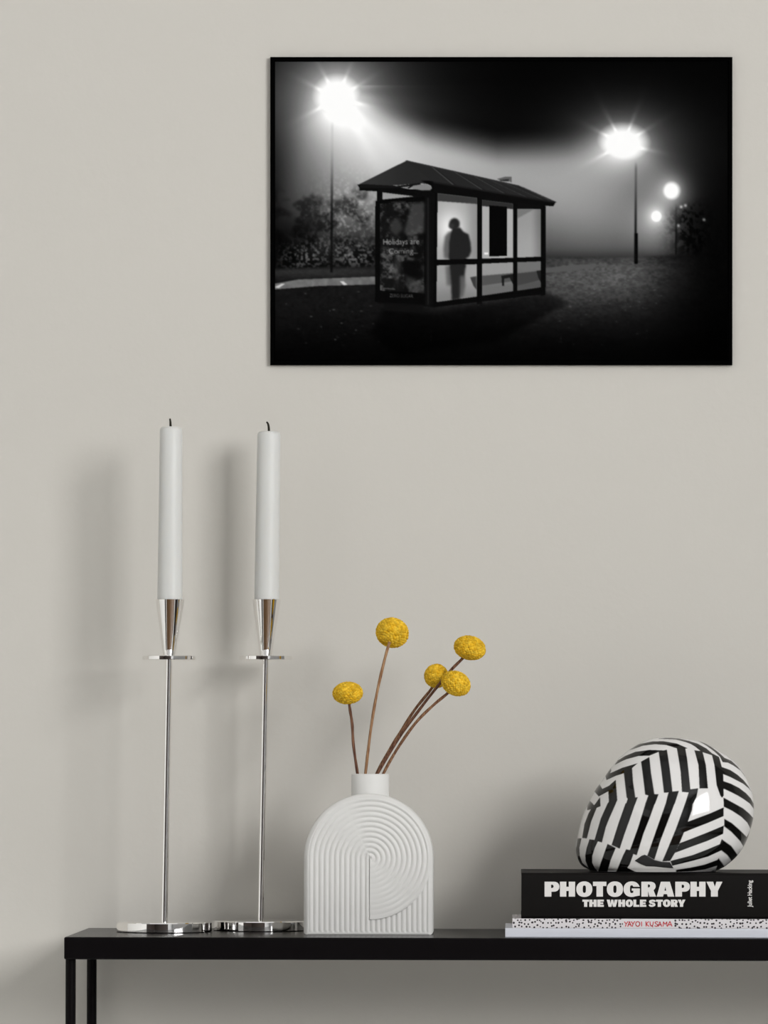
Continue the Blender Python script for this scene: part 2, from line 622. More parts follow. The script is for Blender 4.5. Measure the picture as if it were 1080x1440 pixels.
# back half: outline extruded, rounded, closed
BR = []
for y_, inset in [(VF + VD * .5, 0), (VF + VD - .004, 0), (VF + VD - .0012, .0012), (VF + VD, .004)]:
    sc = (O2 - cen) * (1 - inset / Rv) + cen
    BR.append(np.stack([sc[:, 0] + vx0, np.full(NO, y_), np.maximum(sc[:, 1], vbot)], 1))
V = np.vstack([front] + BR)
Q = grid_quads(NRAD + 4, NO, True)
n0 = len(V)
V = np.vstack([V, cpt, [[cen[0] + vx0, VF + VD, cen[1]]]])
i = np.arange(NO)
j = (i + 1) % NO
capf = np.stack([np.full(NO, n0), j, i, i], 1)
last = (NRAD + 3) * NO
capb = np.stack([np.full(NO, n0 + 1), last + i, last + j], 1)
me_faces = [tuple(f) for f in capf[:, :3]] + [tuple(f) for f in capb]
base = np.array(vase.location)
me = bpy.data.meshes.new('body')
me.from_pydata((V - base).tolist(), [], Q[:, ::-1].tolist() + me_faces)
bm = bmesh.new()
bm.from_mesh(me)
bmesh.ops.recalc_face_normals(bm, faces=bm.faces)
bm.to_mesh(me)
bm.free()
finish('body', me, M['ceramic'], vase, None, True)
# neck
nc = W(520.6, 1103, VYC)
kn = lambda n: PX(n, VYC)
nz1 = W(520.6, 1088.2, VYC).z - vbot
nz0 = zc_ + Rv - vbot - kv(5)
no_, ni_ = kn(26.6), kn(23.6)
V, Fc = lathe_vf([(ni_, nz0), (no_, nz0), (no_, nz1 - kn(1.8)), (no_ - kn(.7), nz1 - kn(.4)), (no_ - kn(1.5), nz1), (ni_, nz1 - kn(.6)), (ni_, nz0)],
                 (nc.x, VYC, vbot), seg=96)
mk('neck', V, Fc[:-2], M['ceramic'], vase, smooth=True, sharp=.9)

# ------------------------------------------------------------------ billy button flowers
FG = 'yellow billy buttons in the white vase'
VTOP = W(518, 1115.6, VYC).z


def fib(n):
    i = np.arange(n) + .5
    ph = np.arccos(1 - 2 * i / n)
    th = math.pi * (1 + 5 ** .5) * i
    return np.stack([np.cos(th) * np.sin(ph), np.sin(th) * np.sin(ph), np.cos(ph)], 1)


bm = bmesh.new()
bmesh.ops.create_icosphere(bm, subdivisions=6, radius=1)
ICO_V = np.array([v.co[:] for v in bm.verts])
ICO_V /= np.linalg.norm(ICO_V, axis=1)[:, None]
ICO_F = np.array([[v.index for v in f.verts] for f in bm.faces])
bm.free()


def flower(label, hx, hy, hd, a, c, axis, stem, sm, n=430):
    foot = Vector(stem[-1][:2] + (0,))
    fp = W(stem[-1][0], stem[-1][1], stem[-1][2])
    root = thing('billy_button', label, 'flower', fp, FG)
    pts = spline([W(*p) for p in stem][::-1], 40)
    rad = [.00150 + .00025 * math.sin(i * .9) * .4 for i in range(40)]
    V, Fc = tube_vf(pts, rad, 12)
    mk('stem', V, Fc, sm, root, smooth=True)
    P = fib(n) + rng.normal(0, .018, (n, 3))
    P /= np.linalg.norm(P, axis=1)[:, None]
    kd = kdtree.KDTree(n)
    for i_, p in enumerate(P):
        kd.insert(p, i_)
    kd.balance()
    dist = np.empty(len(ICO_V))
    idx = np.empty(len(ICO_V), dtype=int)
    for i_, v in enumerate(ICO_V):
        _, ii, dd = kd.find(v)
        dist[i_] = dd
        idx[i_] = ii
    sp = math.sqrt(4 * math.pi / n) * .62
    prof = np.sqrt(np.clip(1 - (dist / sp) ** 2, 0, 1))
    lum = rng.uniform(.7, 1.1, n)
    hb = rng.uniform(.85, 1.1, n)
    rr = .905 + .115 * prof * hb[idx]
    L = ICO_V * rr[:, None]
    # flattened, slightly hollow underside where the stem joins
    L[:, 2] *= np.where(L[:, 2] < 0, .94, 1.0)
    L = L * np.array([PX(a, hd), PX(a, hd), PX(c, hd)])
    ax = Vector(axis).normalized()
    R3 = np.array(ax.to_track_quat('Z', 'Y').to_matrix())
    L = L @ R3.T
    ctr = np.array(W(hx, hy, hd))
    hue = rng.uniform(0, 1, n)
    c0, c1 = np.array(lin((212, 164, 30))), np.array(lin((234, 194, 62)))
    col = (c0[None] * (1 - hue[:, None]) + c1[None] * hue[:, None]) * lum[:, None]
    mk_fast('flower_head', L + ctr, ICO_F, M['flower'], root, col=col[idx])
    return root


flower('lowest and leftmost yellow billy button on a short dark brown stem', 489, 975, .100, 21.6, 16.4, (-.06, -.05, 1),
       [(490.4, 983, .101), (492, 997, .1015), (495.2, 1018, .102), (497, 1047, .102), (502.6, 1087, .102), (507, 1115.5, .102)], M['stem_dark'])
flower('tallest yellow billy button, tipped back above the middle of the vase', 551.6, 890, .112, 23.4, 20.4, (.22, .62, .80),
       [(548.2, 903, .1015), (546.8, 906.5, .101), (541, 927, .1005), (530.4, 972.8, .101), (521.8, 1023, .1025), (514, 1087, .1035), (511.5, 1115.6, .104)], M['stem_red'])
flower('yellow billy button highest on the right, at the end of the longest leaning stem', 660.6, 911.5, .094, 22.8, 17.6, (.24, -.05, 1),
       [(652, 924, .094), (648.5, 928, .094), (634.5, 942, .0935), (617, 963, .094), (592, 995, .095), (560, 1039, .0955), (531.5, 1087, .096), (517.5, 1115.4, .096)], M['stem_dark'])
flower('smaller yellow billy button partly hidden behind another one at right', 613.5, 951, .112, 17.2, 17.6, (.3, .3, .9),
       [(609, 964, .112), (605, 971, .1115), (584, 997, .1105), (564, 1028, .1105), (548, 1054, .1105), (530, 1087, .1105), (519, 1115.4, .1105)], M['stem_mid'])
flower('yellow billy button at right hanging lowest, in front of a smaller one', 641, 961.5, .076, 21.4, 17.8, (.42, -.08, .9),
       [(631, 973, .077), (627, 977, .078), (609, 992, .080), (585, 1016, .083), (560, 1051, .092), (539.6, 1087, .0975), (529, 1115.2, .100)], M['stem_mid'])

# ------------------------------------------------------------------ books
BF = .018


def book(label, xl, xr, yt, yb, depth, coverm, pagem, hard=True, spine_bulge=0.0, cat='book'):
    """spine towards the viewer, photo pixels; the pages show at both ends and at the back"""
    kk = PX(1, BF)
    x0, x1 = W(xl, 1300, BF).x, W(xr, 1300, BF).x
    return x0, x1


BX = lambda p: W(p, 1290, BF).x
z_w1 = ZT + PX(12.9, BF)                 # top of the white book
z_d1 = z_w1 + PX(13.6, BF)               # top of the dotted book
z_b1 = z_d1 + PX(64.3, BF)               # top of the black book


def spine_wrap(name, x0, x1, y0, y1, z0, z1, th, bulge, m, parent, rnd):
    """one folded cover: back board, spine and front board as a C-shaped section"""
    sec_o, sec_i = [], []
    n = 18
    zm, hz = (z0 + z1) / 2, (z1 - z0) / 2
    sec_o.append((y1, z0))
    sec_i.append((y1, z0 + th))
    for i in range(n + 1):
        t = -1 + 2 * i / n
        # superellipse-like spine: flat with rounded shoulders, slight bulge
        yy = y0 + bulge * (t * t) + rnd * max(0, (abs(t) - .86) / .14) ** 2
        sec_o.append((yy, zm + hz * t))
        sec_i.append((yy + th, zm + (hz - th) * t))
    sec_o.append((y1, z1))
    sec_i.append((y1, z1 - th))
    V, Fc = [], []
    k = len(sec_o)
    for x in (x0, x1):
        V += [(x, a, b) for a, b in sec_o] + [(x, a, b) for a, b in sec_i]
    m2 = 2 * k
    for i in range(k - 1):
        Fc.append((i, i + 1, m2 + i + 1, m2 + i))
        Fc.append((k + i, m2 + k + i, m2 + k + i + 1, k + i + 1))
        Fc.append((i, k + i, k + i + 1, i + 1))
        Fc.append((m2 + i, m2 + i + 1, m2 + k + i + 1, m2 + k + i))
    Fc.append((0, m2, m2 + k, k))
    Fc.append((k - 1, 2 * k - 1, m2 + 2 * k - 1, m2 + k - 1))
    return mk(name, V, Fc, m, parent, smooth=True, sharp=.5)


BKG = 'books stacked on the right of the table'
# white book, bottom
xw0, xw1 = BX(710.6), BX(1118)
bw = thing('book', 'plain white book at the bottom of the stack on the table', 'book', ((xw0 + xw1) / 2, .14, ZT), BKG)
spine_wrap('cover', xw0, xw1, BF, .16, ZT, z_w1 - .0001, .0009, 0, M['whitecover'], bw, .0006)
boxes('page_block', [(xw0 + .0012, xw1 - .0012, BF + .0012, .158, ZT + .0010, z_w1 - .0011)], M['paper'], bw)
# dotted book, middle
xd0, xd1 = BX(720.6), BX(1112)
bd = thing('book', 'white book with black dots and red lettering, middle of the stack', 'book', ((xd0 + xd1) / 2, .13, z_w1), BKG)
spine_wrap('cover', xd0, xd1, BF + .0006, .142, z_w1, z_d1 - .0001, .0006, 0, M['dots'], bd, .0004)
boxes('page_block', [(xd0 + .0008, xd1 - .0008, BF + .0014, .141, z_w1 + .0007, z_d1 - .0008)], M['paper'], bd)
# black book, top
xb0, xb1 = BX(733), BX(1096)
bb = thing('book', 'thick black photography book on top of the stack, under the helmet', 'book', ((xb0 + xb1) / 2, .12, z_d1), BKG)
spine_wrap('cover', xb0, xb1, BF + .001, .180, z_d1, z_b1, .0026, .0012, M['bookblack'], bb, .0022)
boxes('page_block', [(xb0 + .003, xb1 - .003, BF + .006, .177, z_d1 + .0027, z_b1 - .0027)], M['paper'], bb)


# --- lettering -----------------------------------------------------------------
def arc(cx, cy, rx, ry, a0, a1, n=14):
    return [(cx + rx * math.cos(math.radians(a0 + (a1 - a0) * i / n)), cy + ry * math.sin(math.radians(a0 + (a1 - a0) * i / n))) for i in range(n + 1)]


def sup(cx, cy, rx, ry, e=2.5, n=40, a0=0, a1=360):
    o = []
    for i in range(n + (0 if a1 - a0 == 360 else 1)):
        t = math.radians(a0 + (a1 - a0) * i / n)
        c_, s_ = math.cos(t), math.sin(t)
        o.append((cx + rx * math.copysign(abs(c_) ** (2 / e), c_), cy + ry * math.copysign(abs(s_) ** (2 / e), s_)))
    return o


def stroke(path, w, asp):
    """fat polyline in a unit box; asp = width/height of the box"""
    P = spline([(x * asp, y) for x, y in path], 40)
    L, R_ = [], []
    for i in range(40):
        t = P[min(i + 1, 39)] - P[max(i - 1, 0)]
        t /= np.linalg.norm(t)
        nrm = np.array([-t[1], t[0]])
        L.append(tuple((P[i] + nrm * w / 2) / np.array([asp, 1])))
        R_.append(tuple((P[i] - nrm * w / 2) / np.array([asp, 1])))
    return L + R_[::-1]


GL = {
    'P': [[(0, 0), (0, 1), (.6, 1)] + sup(.6, .665, .4, .335, 2.3, 16, 90, -90)[::1] + [(.46, .33), (.46, 0)],
          [(.44, .80), (.44, .58), (.52, .58)] + arc(.52, .69, .09, .11, -90, 90, 8)],
    'H': [[(0, 0), (0, 1), (.42, 1), (.42, .66), (.58, .66), (.58, 1), (1, 1), (1, 0), (.58, 0), (.58, .38), (.42, .38), (.42, 0)]],
    'O': [sup(.5, .5, .5, .52, 2.2), sup(.5, .5, .1, .25, 3.0, 24)],
    'T': [[(0, .71), (0, 1), (1, 1), (1, .71), (.74, .71), (.74, 0), (.26, 0), (.26, .71)]],
    'G': [[(1, .66)] + sup(.5, .5, .5, .52, 2.2, 36, 28, 292) + [(.86, .05), (1, .07), (1, .55), (.5, .55), (.5, .40), (.6, .40), (.6, .28)]
          + sup(.5, .5, .11, .26, 3.0, 14, -65, -290)[::1] + [(.6, .66)]],
    'R': [[(0, 0), (0, 1), (.6, 1)] + sup(.57, .70, .40, .30, 2.3, 12, 90, -48) + [(.83, .42), (1, 0), (.55, 0), (.46, .34), (.45, .34), (.45, 0)],
          [(.44, .82), (.44, .62), (.5, .62)] + arc(.5, .72, .09, .10, -90, 90, 8)],
    'A': [[(0, 0), (.24, 1), (.75, 1), (1, 0), (.63, 0), (.59, .17), (.40, .17), (.36, 0)], [(.445, .40), (.495, .66), (.545, .40)]],
    'Y': [[(0, 1), (.42, 1), (.52, .66), (.62, 1), (1, 1), (.71, .38), (.71, 0), (.28, 0), (.28, .38)]],
    'E': [[(0, 0), (0, 1), (1, 1), (1, .73), (.46, .73), (.46, .62), (.9, .62), (.9, .38), (.46, .38), (.46, .27), (1, .27), (1, 0)]],
    'L': [[(0, 0), (0, 1), (.48, 1), (.48, .28), (1, .28), (1, 0)]],
    'W': [[(0, 1), (.29, 1), (.35, .45), (.41, 1), (.6, 1), (.66, .45), (.72, 1), (1, 1), (.83, 0), (.57, 0), (.505, .5), (.44, 0), (.18, 0)]],
    'S': [stroke([(.86, .70), (.78, .83), (.5, .87), (.2, .77), (.24, .6), (.5, .51), (.76, .4), (.8, .23), (.5, .13), (.22, .16), (.1, .32)], .27, .95)],
}


def letters(name, spec, yt, yb, depth, m, parent, label, f=0.0):
    """spec: (char, x0, x1) in pixels; flat ink lying on the spine"""
    V, Fc = [], []
    for ch, x0, x1 in spec:
        loops = []
        for lp in GL[ch]:
            L = []
            for (a, b) in lp:
                p = W(x0 + (x1 - x0) * a, yb + (yt - yb) * b, depth)
                L.append(Vector((p.x, depth, p.z)))
            loops.append(L)
        off = len(V)
        for L in loops:
            V += L
        for t in tessellate_polygon(loops):
            Fc.append(tuple(off + i for i in t))
    o = mk(name, V, Fc, m, parent)
    o['label'] = label
    return o


f7 = lambda x: 760 + x * .12963
f8 = lambda x: 890 + x * .12963
YS = BF + .001 - .00015
letters('title_lettering', [('P', f7(45), f7(205)), ('H', f7(212), f7(376)), ('O', f7(389), f7(563)), ('T', f7(570), f7(716)),
                            ('O', f7(720), f7(896)), ('G', f7(902), f7(1078)), ('R', f8(92), f8(252)), ('A', f8(258), f8(449)),
                            ('P', f8(460), f8(618)), ('H', f8(624), f8(788)), ('Y', f8(798), f8(972))],
        1239.9, 1260.9, YS, M['lettering'], bb, 'large heavy white capitals')
letters('subtitle_lettering', [('T', f7(455), f7(526)), ('H', f7(530), f7(610)), ('E', f7(617), f7(688)), ('W', f7(718), f7(838)),
                               ('H', f7(844), f7(918)), ('O', f7(924), f7(1003)), ('L', f8(5), f8(70)), ('E', f8(76), f8(145)),
                               ('S', f8(172), f8(248)), ('T', f8(250), f8(325)), ('O', f8(326), f8(408)), ('R', f8(412), f8(488)), ('Y', f8(487), f8(570))],
        1265.1, 1275.2, YS, M['lettering'], bb, 'smaller heavy white capitals')


def text_tris(body, bold=0.0):
    cu = bpy.data.curves.new('tmp_text', 'FONT')
    cu.body = body
    cu.size = 1.0
    cu.offset = bold
    cu.resolution_u = 4
    o = bpy.data.objects.new('tmp_text', cu)
    COL.objects.link(o)
    dg = bpy.context.evaluated_depsgraph_get()
    dg.update()
    me = o.evaluated_get(dg).to_mesh()
    V = np.array([v.co[:2] for v in me.vertices])
    me.calc_loop_triangles()
    T = np.array([t.vertices[:] for t in me.loop_triangles])
    o.evaluated_get(dg).to_mesh_clear()
    bpy.data.objects.remove(o)
    bpy.data.curves.remove(cu)
    mn, mx = V.min(0), V.max(0)
    return (V - mn) / (mx - mn), T


# author's name, reading upwards at the right end of the spine
U, T = text_tris('Juliet Hacking', .02)
V = []
for a, b in U:
    p = W(1059.4 - b * 8.2, 1275.6 - a * 37.6, YS)
    V.append((p.x, YS, p.z))
o = mk('author_lettering', V, T.tolist(), M['lettering'], bb)
o['label'] = 'small white lettering running upwards'

# red hand-drawn lettering on the dotted spine
KX = lambda x: 860 + x * .09259
KY = lambda y: 1286 + y * .09259
RED = [
    [(196, 112), (222, 140)], [(250, 108), (222, 140), (212, 180)],
    [(246, 182), (272, 108), (300, 178)], [(256, 154), (292, 154)],
    [(300, 110), (326, 142)], [(352, 106), (326, 142), (316, 180)],
    [(366, 145), (376, 116), (400, 108), (426, 122), (430, 146), (418, 172), (394, 180), (372, 168), (366, 145)],
    [(456, 112), (456, 176)],
    [(522, 108), (526, 178)], [(562, 108), (526, 146), (568, 178)],
    [(584, 112), (588, 158), (604, 176), (626, 164), (636, 112)], [(620, 172), (626, 190)],
    [(706, 116), (682, 108), (660, 120), (672, 140), (698, 150), (702, 170), (680, 180), (656, 172)],
    [(708, 180), (734, 112), (762, 180)], [(716, 158), (754, 158)],
    [(782, 178), (788, 112), (812, 148), (838, 114), (842, 176)],
    [(850, 180), (886, 106), (918, 178)], [(862, 156), (908, 156)],
]
V, Fc = [], []
yd = BF + .0006 - .0001
for st in RED:
    P = [W(KX(x), KY(y), yd) for x, y in st]
    for a, b in zip(P[:-1], P[1:]):
        d = (b - a)
        d.normalize()
        s_ = Vector((-d.z, 0, d.x)) * PX(.62, yd)
        e_ = d * PX(.4, yd)
        o_ = len(V)
        V += [a - e_ + s_, b + e_ + s_, b + e_ - s_, a - e_ - s_]
        Fc.append((o_, o_ + 1, o_ + 2, o_ + 3))
o = mk('name_lettering', V, Fc, M['redink'], bd)
o['label'] = 'red hand-drawn capitals'

# ------------------------------------------------------------------ striped helmet
FRM = {1: (800, 1030), 2: (880, 1030), 3: (970, 1030), 4: (800, 1130), 5: (880, 1130), 6: (970, 1130)}


def zp(seq):
    """sequence of frame numbers and crop points -> photo pixels"""
    out, fr_ = [], None
    for s_ in seq:
        if isinstance(s_, int):
            fr_ = FRM[s_]
        else:
            out.append((fr_[0] + s_[0] / 10.8, fr_[1] + s_[1] / 10.8))
    return np.array(out)


H_OUT = zp([4, (310, 1022), (200, 960), (135, 860), (108, 750), (106, 640), (128, 530), (150, 420), (190, 260), (242, 110), (300, 0), 1, (385, 905), (460, 795),
            (545, 675), (635, 545), (735, 420), (850, 318), (960, 238), (1080, 168), 2, (400, 98), (600, 74), (800, 84), (960, 110),
            3, (0, 106), (150, 132), (300, 192), (430, 272), (560, 350), (680, 445), (780, 560), (855, 690), (925, 850), (960, 980), 6, (975, 60), (970, 190),
            (945, 320), (915, 420), (880, 530), (815, 668), (725, 797), (630, 888), (520, 972), (395, 1035)])
BLK = [
    [1, (350, 870), (460, 790), (500, 862), (600, 812), (700, 722), (718, 1030), (690, 1090), (575, 1090), (592, 1050), (585, 900), (445, 978), (380, 900)],
    [4, (575, -5), (700, -5), (600, 220), (545, 360), (487, 592), (425, 575), (375, 560), (415, 420), (470, 230)],
    [4, (325, 95), (415, 65), (330, 280), (265, 535), (195, 530), (230, 320), (290, 160)],
    [4, (270, 95), (290, 0), (320, -30), (350, 0), (375, 30), (400, 0), (465, -95), (470, 45), (415, 70), (325, 95), (280, 110)],
    [4, (838, -5), (985, -5), (900, 240), (825, 450), (750, 682), (628, 627), (730, 300)],
    [5, (270, -5), (410, -5), (330, 220), (240, 450), (140, 778), (40, 745), (38, 695), (150, 380)],
    [5, (570, -5), (705, -5), (600, 270), (490, 560), (403, 845), (295, 785), (440, 360)],
    [5, (860, -5), (978, -5), (965, 90), (905, 263), (845, 430), (780, 590), (710, 740), (640, 862), (520, 870), (720, 380)],
    [5, (903, 265), 6, (-60, 265), (280, 138), (477, 53), (475, 187), (230, 290), (0, 378), 5, (845, 430)],
    [5, (780, 592), 6, (0, 520), (230, 430), (480, 328), (470, 455), (230, 560), (0, 642), 5, (710, 740)],
    [5, (640, 862), (860, 805), 6, (0, 775), (200, 700), (420, 610), (447, 533), (600, 640), (725, 797), (630, 887), (540, 780), (445, 708), (240, 800), (0, 865), 5, (670, 938)],
    [5, (732, 1000), 6, (0, 962), (200, 920), (392, 850), (405, 822), (470, 900), (522, 970), (400, 1040), (380, 1010), (390, 945), (200, 1000), (0, 1025), 5, (735, 1037)],
    [6, (295, 1038), (350, 1012), (372, 1038)],
    [2, (-20, 290), (60, 238), (200, 178), (400, 138), (560, 135), (760, 170), (922, 243), (885, 250), (905, 400), (945, 865), (920, 912), (815, 903), (800, 600), (755, 245), (600, 195), (430, 182), (250, 205), (100, 258)],
    [1, (690, 500), (735, 430), (850, 360), (1000, 297), 2, (150, 295), (350, 268), (560, 275), (606, 264), (640, 550), (675, 895), (660, 910), (545, 917), (515, 620), (480, 300), (340, 358), (180, 362), (0, 412), 1, (800, 440)],
    [1, (630, 540), (640, 580), (620, 625), (800, 540), (1030, 470), (945, 545), (955, 750), (985, 985), (1022, 983), (982, 1090), (845, 1090), (870, 1010), (855, 990), (840, 850), (820, 625), (700, 665), (565, 730), (550, 660)],
    [2, (213, 447), (340, 375), (360, 620), (405, 935), (467, 938), (412, 1085), (265, 1085), (312, 958), (265, 945), (240, 700)],
    [2, (610, 917), (675, 896), (772, 886), (705, 1085), (568, 1085)],
    [2, (915, 910), (945, 862), (1063, 846), (1035, 980), (978, 1085), (858, 1085)],
    [2, (480, 98), (640, 80), (800, 92), (960, 132), 3, (0, 138), (110, 172), (240, 245), (320, 318), (425, 372), (460, 525), (477, 640), (477, 960), (452, 992), (425, 960), (370, 800), (345, 500), (315, 348),
     (175, 303), (215, 500), (238, 850), (108, 852), (100, 500), (48, 272), (140, 282), (60, 215), (0, 178), 2, (900, 150), (750, 108)],
    [3, (120, 128), (230, 165), (330, 225), (430, 305), (510, 385), (620, 430), (720, 520), (810, 630), (855, 700), (760, 580), (640, 500), (560, 460), (475, 452), (440, 370), (360, 290), (240, 200)],
    [3, (456, 523), (590, 570), (700, 640), (800, 725), (880, 820), (928, 905), (880, 850), (790, 780), (680, 725), (590, 680), (470, 632)],
    [3, (470, 735), (600, 780), (720, 840), (830, 920), (910, 1000), 6, (970, 20), (985, 110), (890, 0), 3, (800, 1020), (700, 960), (600, 910), (472, 852)],
    [3, (473, 985), 6, (650, 0), (780, 70), (880, 150), (960, 230), (970, 290), (925, 410), (850, 290), (750, 200), (600, 105), (475, 45)],
    [6, (484, 225), (600, 290), (720, 390), (850, 510), (920, 405), (935, 420), (890, 540), (820, 680), (740, 570), (600, 430), (484, 345)],
    [4, (130, 540), (187, 535), (155, 680), (160, 800), (200, 910), (310, 1000), (340, 1040), (290, 1040), (170, 960), (105, 850), (100, 740), (120, 620)],
    [4, (303, 545), (375, 553), (427, 575), (380, 680), (345, 800), (345, 900), (390, 990), (440, 1040), (340, 1040), (290, 980), (245, 880), (240, 790), (260, 680)],
    [4, (568, 608), (692, 668), (620, 850), (573, 1040), (433, 1040), (470, 900), (520, 750)],
    [4, (845, 686), (905, 700), (952, 768), (900, 920), (868, 970), (1010, 1040), (700, 1040), (760, 880), (800, 780)],
]
HSS = 4
HX0, HY0, HW_, HH_ = 800, 1028, 268, 204


def fill_mask(w, h, poly):
    """even-odd polygon fill on a pixel grid"""
    m = np.zeros((h, w), dtype=bool)
    x0, y0 = np.floor(poly.min(0)).astype(int)
    x1, y1 = np.ceil(poly.max(0)).astype(int)
    x0, y0, x1, y1 = max(x0, 0), max(y0, 0), min(x1, w), min(y1, h)
    if x1 <= x0 or y1 <= y0:
        return m
    xs = np.arange(x0, x1) + .5
    ys = np.arange(y0, y1) + .5
    gx, gy = np.meshgrid(xs, ys)
    ins = np.zeros(gx.shape, dtype=bool)
    n = len(poly)
    for i_ in range(n):
        ax_, ay_ = poly[i_]
        bx_, by_ = poly[(i_ + 1) % n]
        if ay_ == by_:
            continue
        c_ = ((ay_ > gy) != (by_ > gy)) & (gx < (bx_ - ax_) * (gy - ay_) / (by_ - ay_) + ax_)
        ins ^= c_
    m[y0:y1, x0:x1] = ins
    return m


pat = np.zeros((HH_ * HSS, HW_ * HSS), dtype=bool)
for b_ in BLK:
    pat |= fill_mask(HW_ * HSS, HH_ * HSS, (zp(b_) - np.array([HX0, HY0])) * HSS)
pat = pat.astype(float)
for _ in range(2):
    pat = (pat + np.roll(pat, 1, 0) + np.roll(pat, -1, 0) + np.roll(pat, 1, 1) + np.roll(pat, -1, 1)) / 5

HYC = BF + .054
# silhouette -> left and right x for every height
top_i = int(np.argmin(H_OUT[:, 1]))
Lp, Rp = H_OUT[:top_i + 1], H_OUT[top_i:]


def densify(P):
    return np.array(spline([tuple(p) for p in P], 600))


Lp, Rp = densify(Lp), densify(Rp)
ytop, ybot = Lp[:, 1].min(), 1225.6
NRH, NCH = 380, 900
uu = np.linspace(0.0, 1.0, NRH)
ysr = ytop + (ybot - ytop) * np.sin(uu * math.pi / 2 * .999) ** 0 * (1 - np.cos(uu * math.pi / 2)) ** 1.0
ysr[0] = ytop + .01


def side(P, y):
    o = np.argsort(P[:, 1])
    return np.interp(y, P[o, 1], P[o, 0])


xl_, xr_ = side(Lp, ysr), side(Rp, ysr)
kh = lambda n: PX(n, HYC)
tt = np.linspace(0, 2 * math.pi, NCH, endpoint=False)
Vh = np.zeros((NRH, NCH, 3))
colh = np.zeros((NRH, NCH, 3))
whitec, blackc = lin((216, 214, 212)), lin((12, 11, 10))
zhb = z_b1
hscale = None
for r_ in range(NRH):
    xm, a_ = (xl_[r_] + xr_[r_]) / 2, max((xr_[r_] - xl_[r_]) / 2, .02)
    b_ = a_ * .80
    dx = xm + a_ * np.cos(tt)
    p0 = W(xm, ysr[r_], HYC)
    wx = p0.x + kh(1) * a_ * np.cos(tt)
    wy = HYC - kh(1) * b_ * np.sin(tt)
    Vh[r_, :, 0] = wx
    Vh[r_, :, 1] = wy
    Vh[r_, :, 2] = p0.z
    # where each surface point shows in the photo's frontal elevation of the shell
    fx = (dx - HX0) * HSS - .5
    fy = np.full(NCH, (ysr[r_] - HY0) * HSS - .5)
    xi = np.clip(fx.astype(int), 0, HW_ * HSS - 2)
    yi = np.clip(fy.astype(int), 0, HH_ * HSS - 2)
    ux, uy = np.clip(fx - xi, 0, 1), np.clip(fy - yi, 0, 1)
    v_ = (pat[yi, xi] * (1 - ux) + pat[yi, xi + 1] * ux) * (1 - uy) + (pat[yi + 1, xi] * (1 - ux) + pat[yi + 1, xi + 1] * ux) * uy
    colh[r_] = whitec[None] * (1 - v_[:, None]) + blackc[None] * v_[:, None]
# settle the lower edge on the book
zmin = Vh[-1, 0, 2]
zoff = zhb + .0012 - zmin
zt_ = Vh[0, 0, 2]
Vh[..., 2] += zoff * (zt_ - Vh[..., 2]) / (zt_ - zmin)
hcx = float(Vh[-1, :, 0].mean())
helmet = thing('helmet', 'glossy black and white striped helmet resting on the black book', 'helmet', (hcx, HYC, zhb))
mk_fast('shell', Vh.reshape(-1, 3), grid_quads(NRH, NCH, True), M['shell'], helmet, col=colh.reshape(-1, 3))
# rubber edging round the opening, and the padded inside behind it
rim = Vh[-1]
path = [tuple(rim[i_]) for i_ in range(0, NCH, 10)]
n = len(path)
V, Fc = [], []
cx_h, cy_h = rim[:, 0].mean(), rim[:, 1].mean()
for i_, p in enumerate(path):
    d = Vector((p[0] - cx_h, p[1] - cy_h, 0)).normalized()
    for k_ in range(8):
        q_ = 2 * math.pi * k_ / 8
        V.append((p[0] + d.x * (.0012 * math.cos(q_) - .0012), p[1] + d.y * (.0012 * math.cos(q_) - .0012), zhb + .0012 + .0012 * math.sin(q_)))
for i_ in range(n):
    for k_ in range(8):
        a_, b_ = i_ * 8, ((i_ + 1) % n) * 8
        Fc.append((a_ + k_, a_ + (k_ + 1) % 8, b_ + (k_ + 1) % 8, b_ + k_))
o = mk('edge_trim', V, Fc, M['rubber'], helmet, smooth=True)
o['label'] = 'thin black rubber edge'
V, Fc = [], []
for j_, (sc, dz) in enumerate([(.97, .001), (.93, .012), (.8, .045), (.55, .075), (.25, .09)]):
    for p in path:
        V.append((cx_h + (p[0] - cx_h) * sc, cy_h + (p[1] - cy_h) * sc, zhb + .0012 + dz))
for j_ in range(4):
    for i_ in range(n):
        Fc.append((j_ * n + i_, j_ * n + (i_ + 1) % n, (j_ + 1) * n + (i_ + 1) % n, (j_ + 1) * n + i_))
Fc.append(tuple(4 * n + i_ for i_ in range(n)))
o = mk('inner_padding', V, Fc, M['liner'], helmet, smooth=True)
# black recess pad low on the front of the shell
vent = zp([5, (105, 860), (210, 782), (255, 768), (300, 785), (400, 846), (520, 876), (640, 880), (672, 935), (700, 975), (640, 975), (520, 962), (400, 950), (280, 946), (200, 915)])
dense = np.vstack([np.linspace(vent[i_], vent[(i_ + 1) % len(vent)], 6, endpoint=False) for i_ in range(len(vent))])


def shell_y(px, py, lift):
    i_ = np.clip(np.searchsorted(ysr, py), 1, NRH - 1)
    xm, a_ = (xl_[i_] + xr_[i_]) / 2, (xr_[i_] - xl_[i_]) / 2
    s_ = math.sqrt(max(0.0, 1 - ((px - xm) / a_) ** 2))
    y_ = HYC - kh(1) * a_ * .80 * s_ - lift
    p0 = W(xm, py, HYC)
    z_ = p0.z
    return (p0.x + kh(px - xm), y_, z_ + zoff * (zt_ - z_) / (zt_ - zmin))


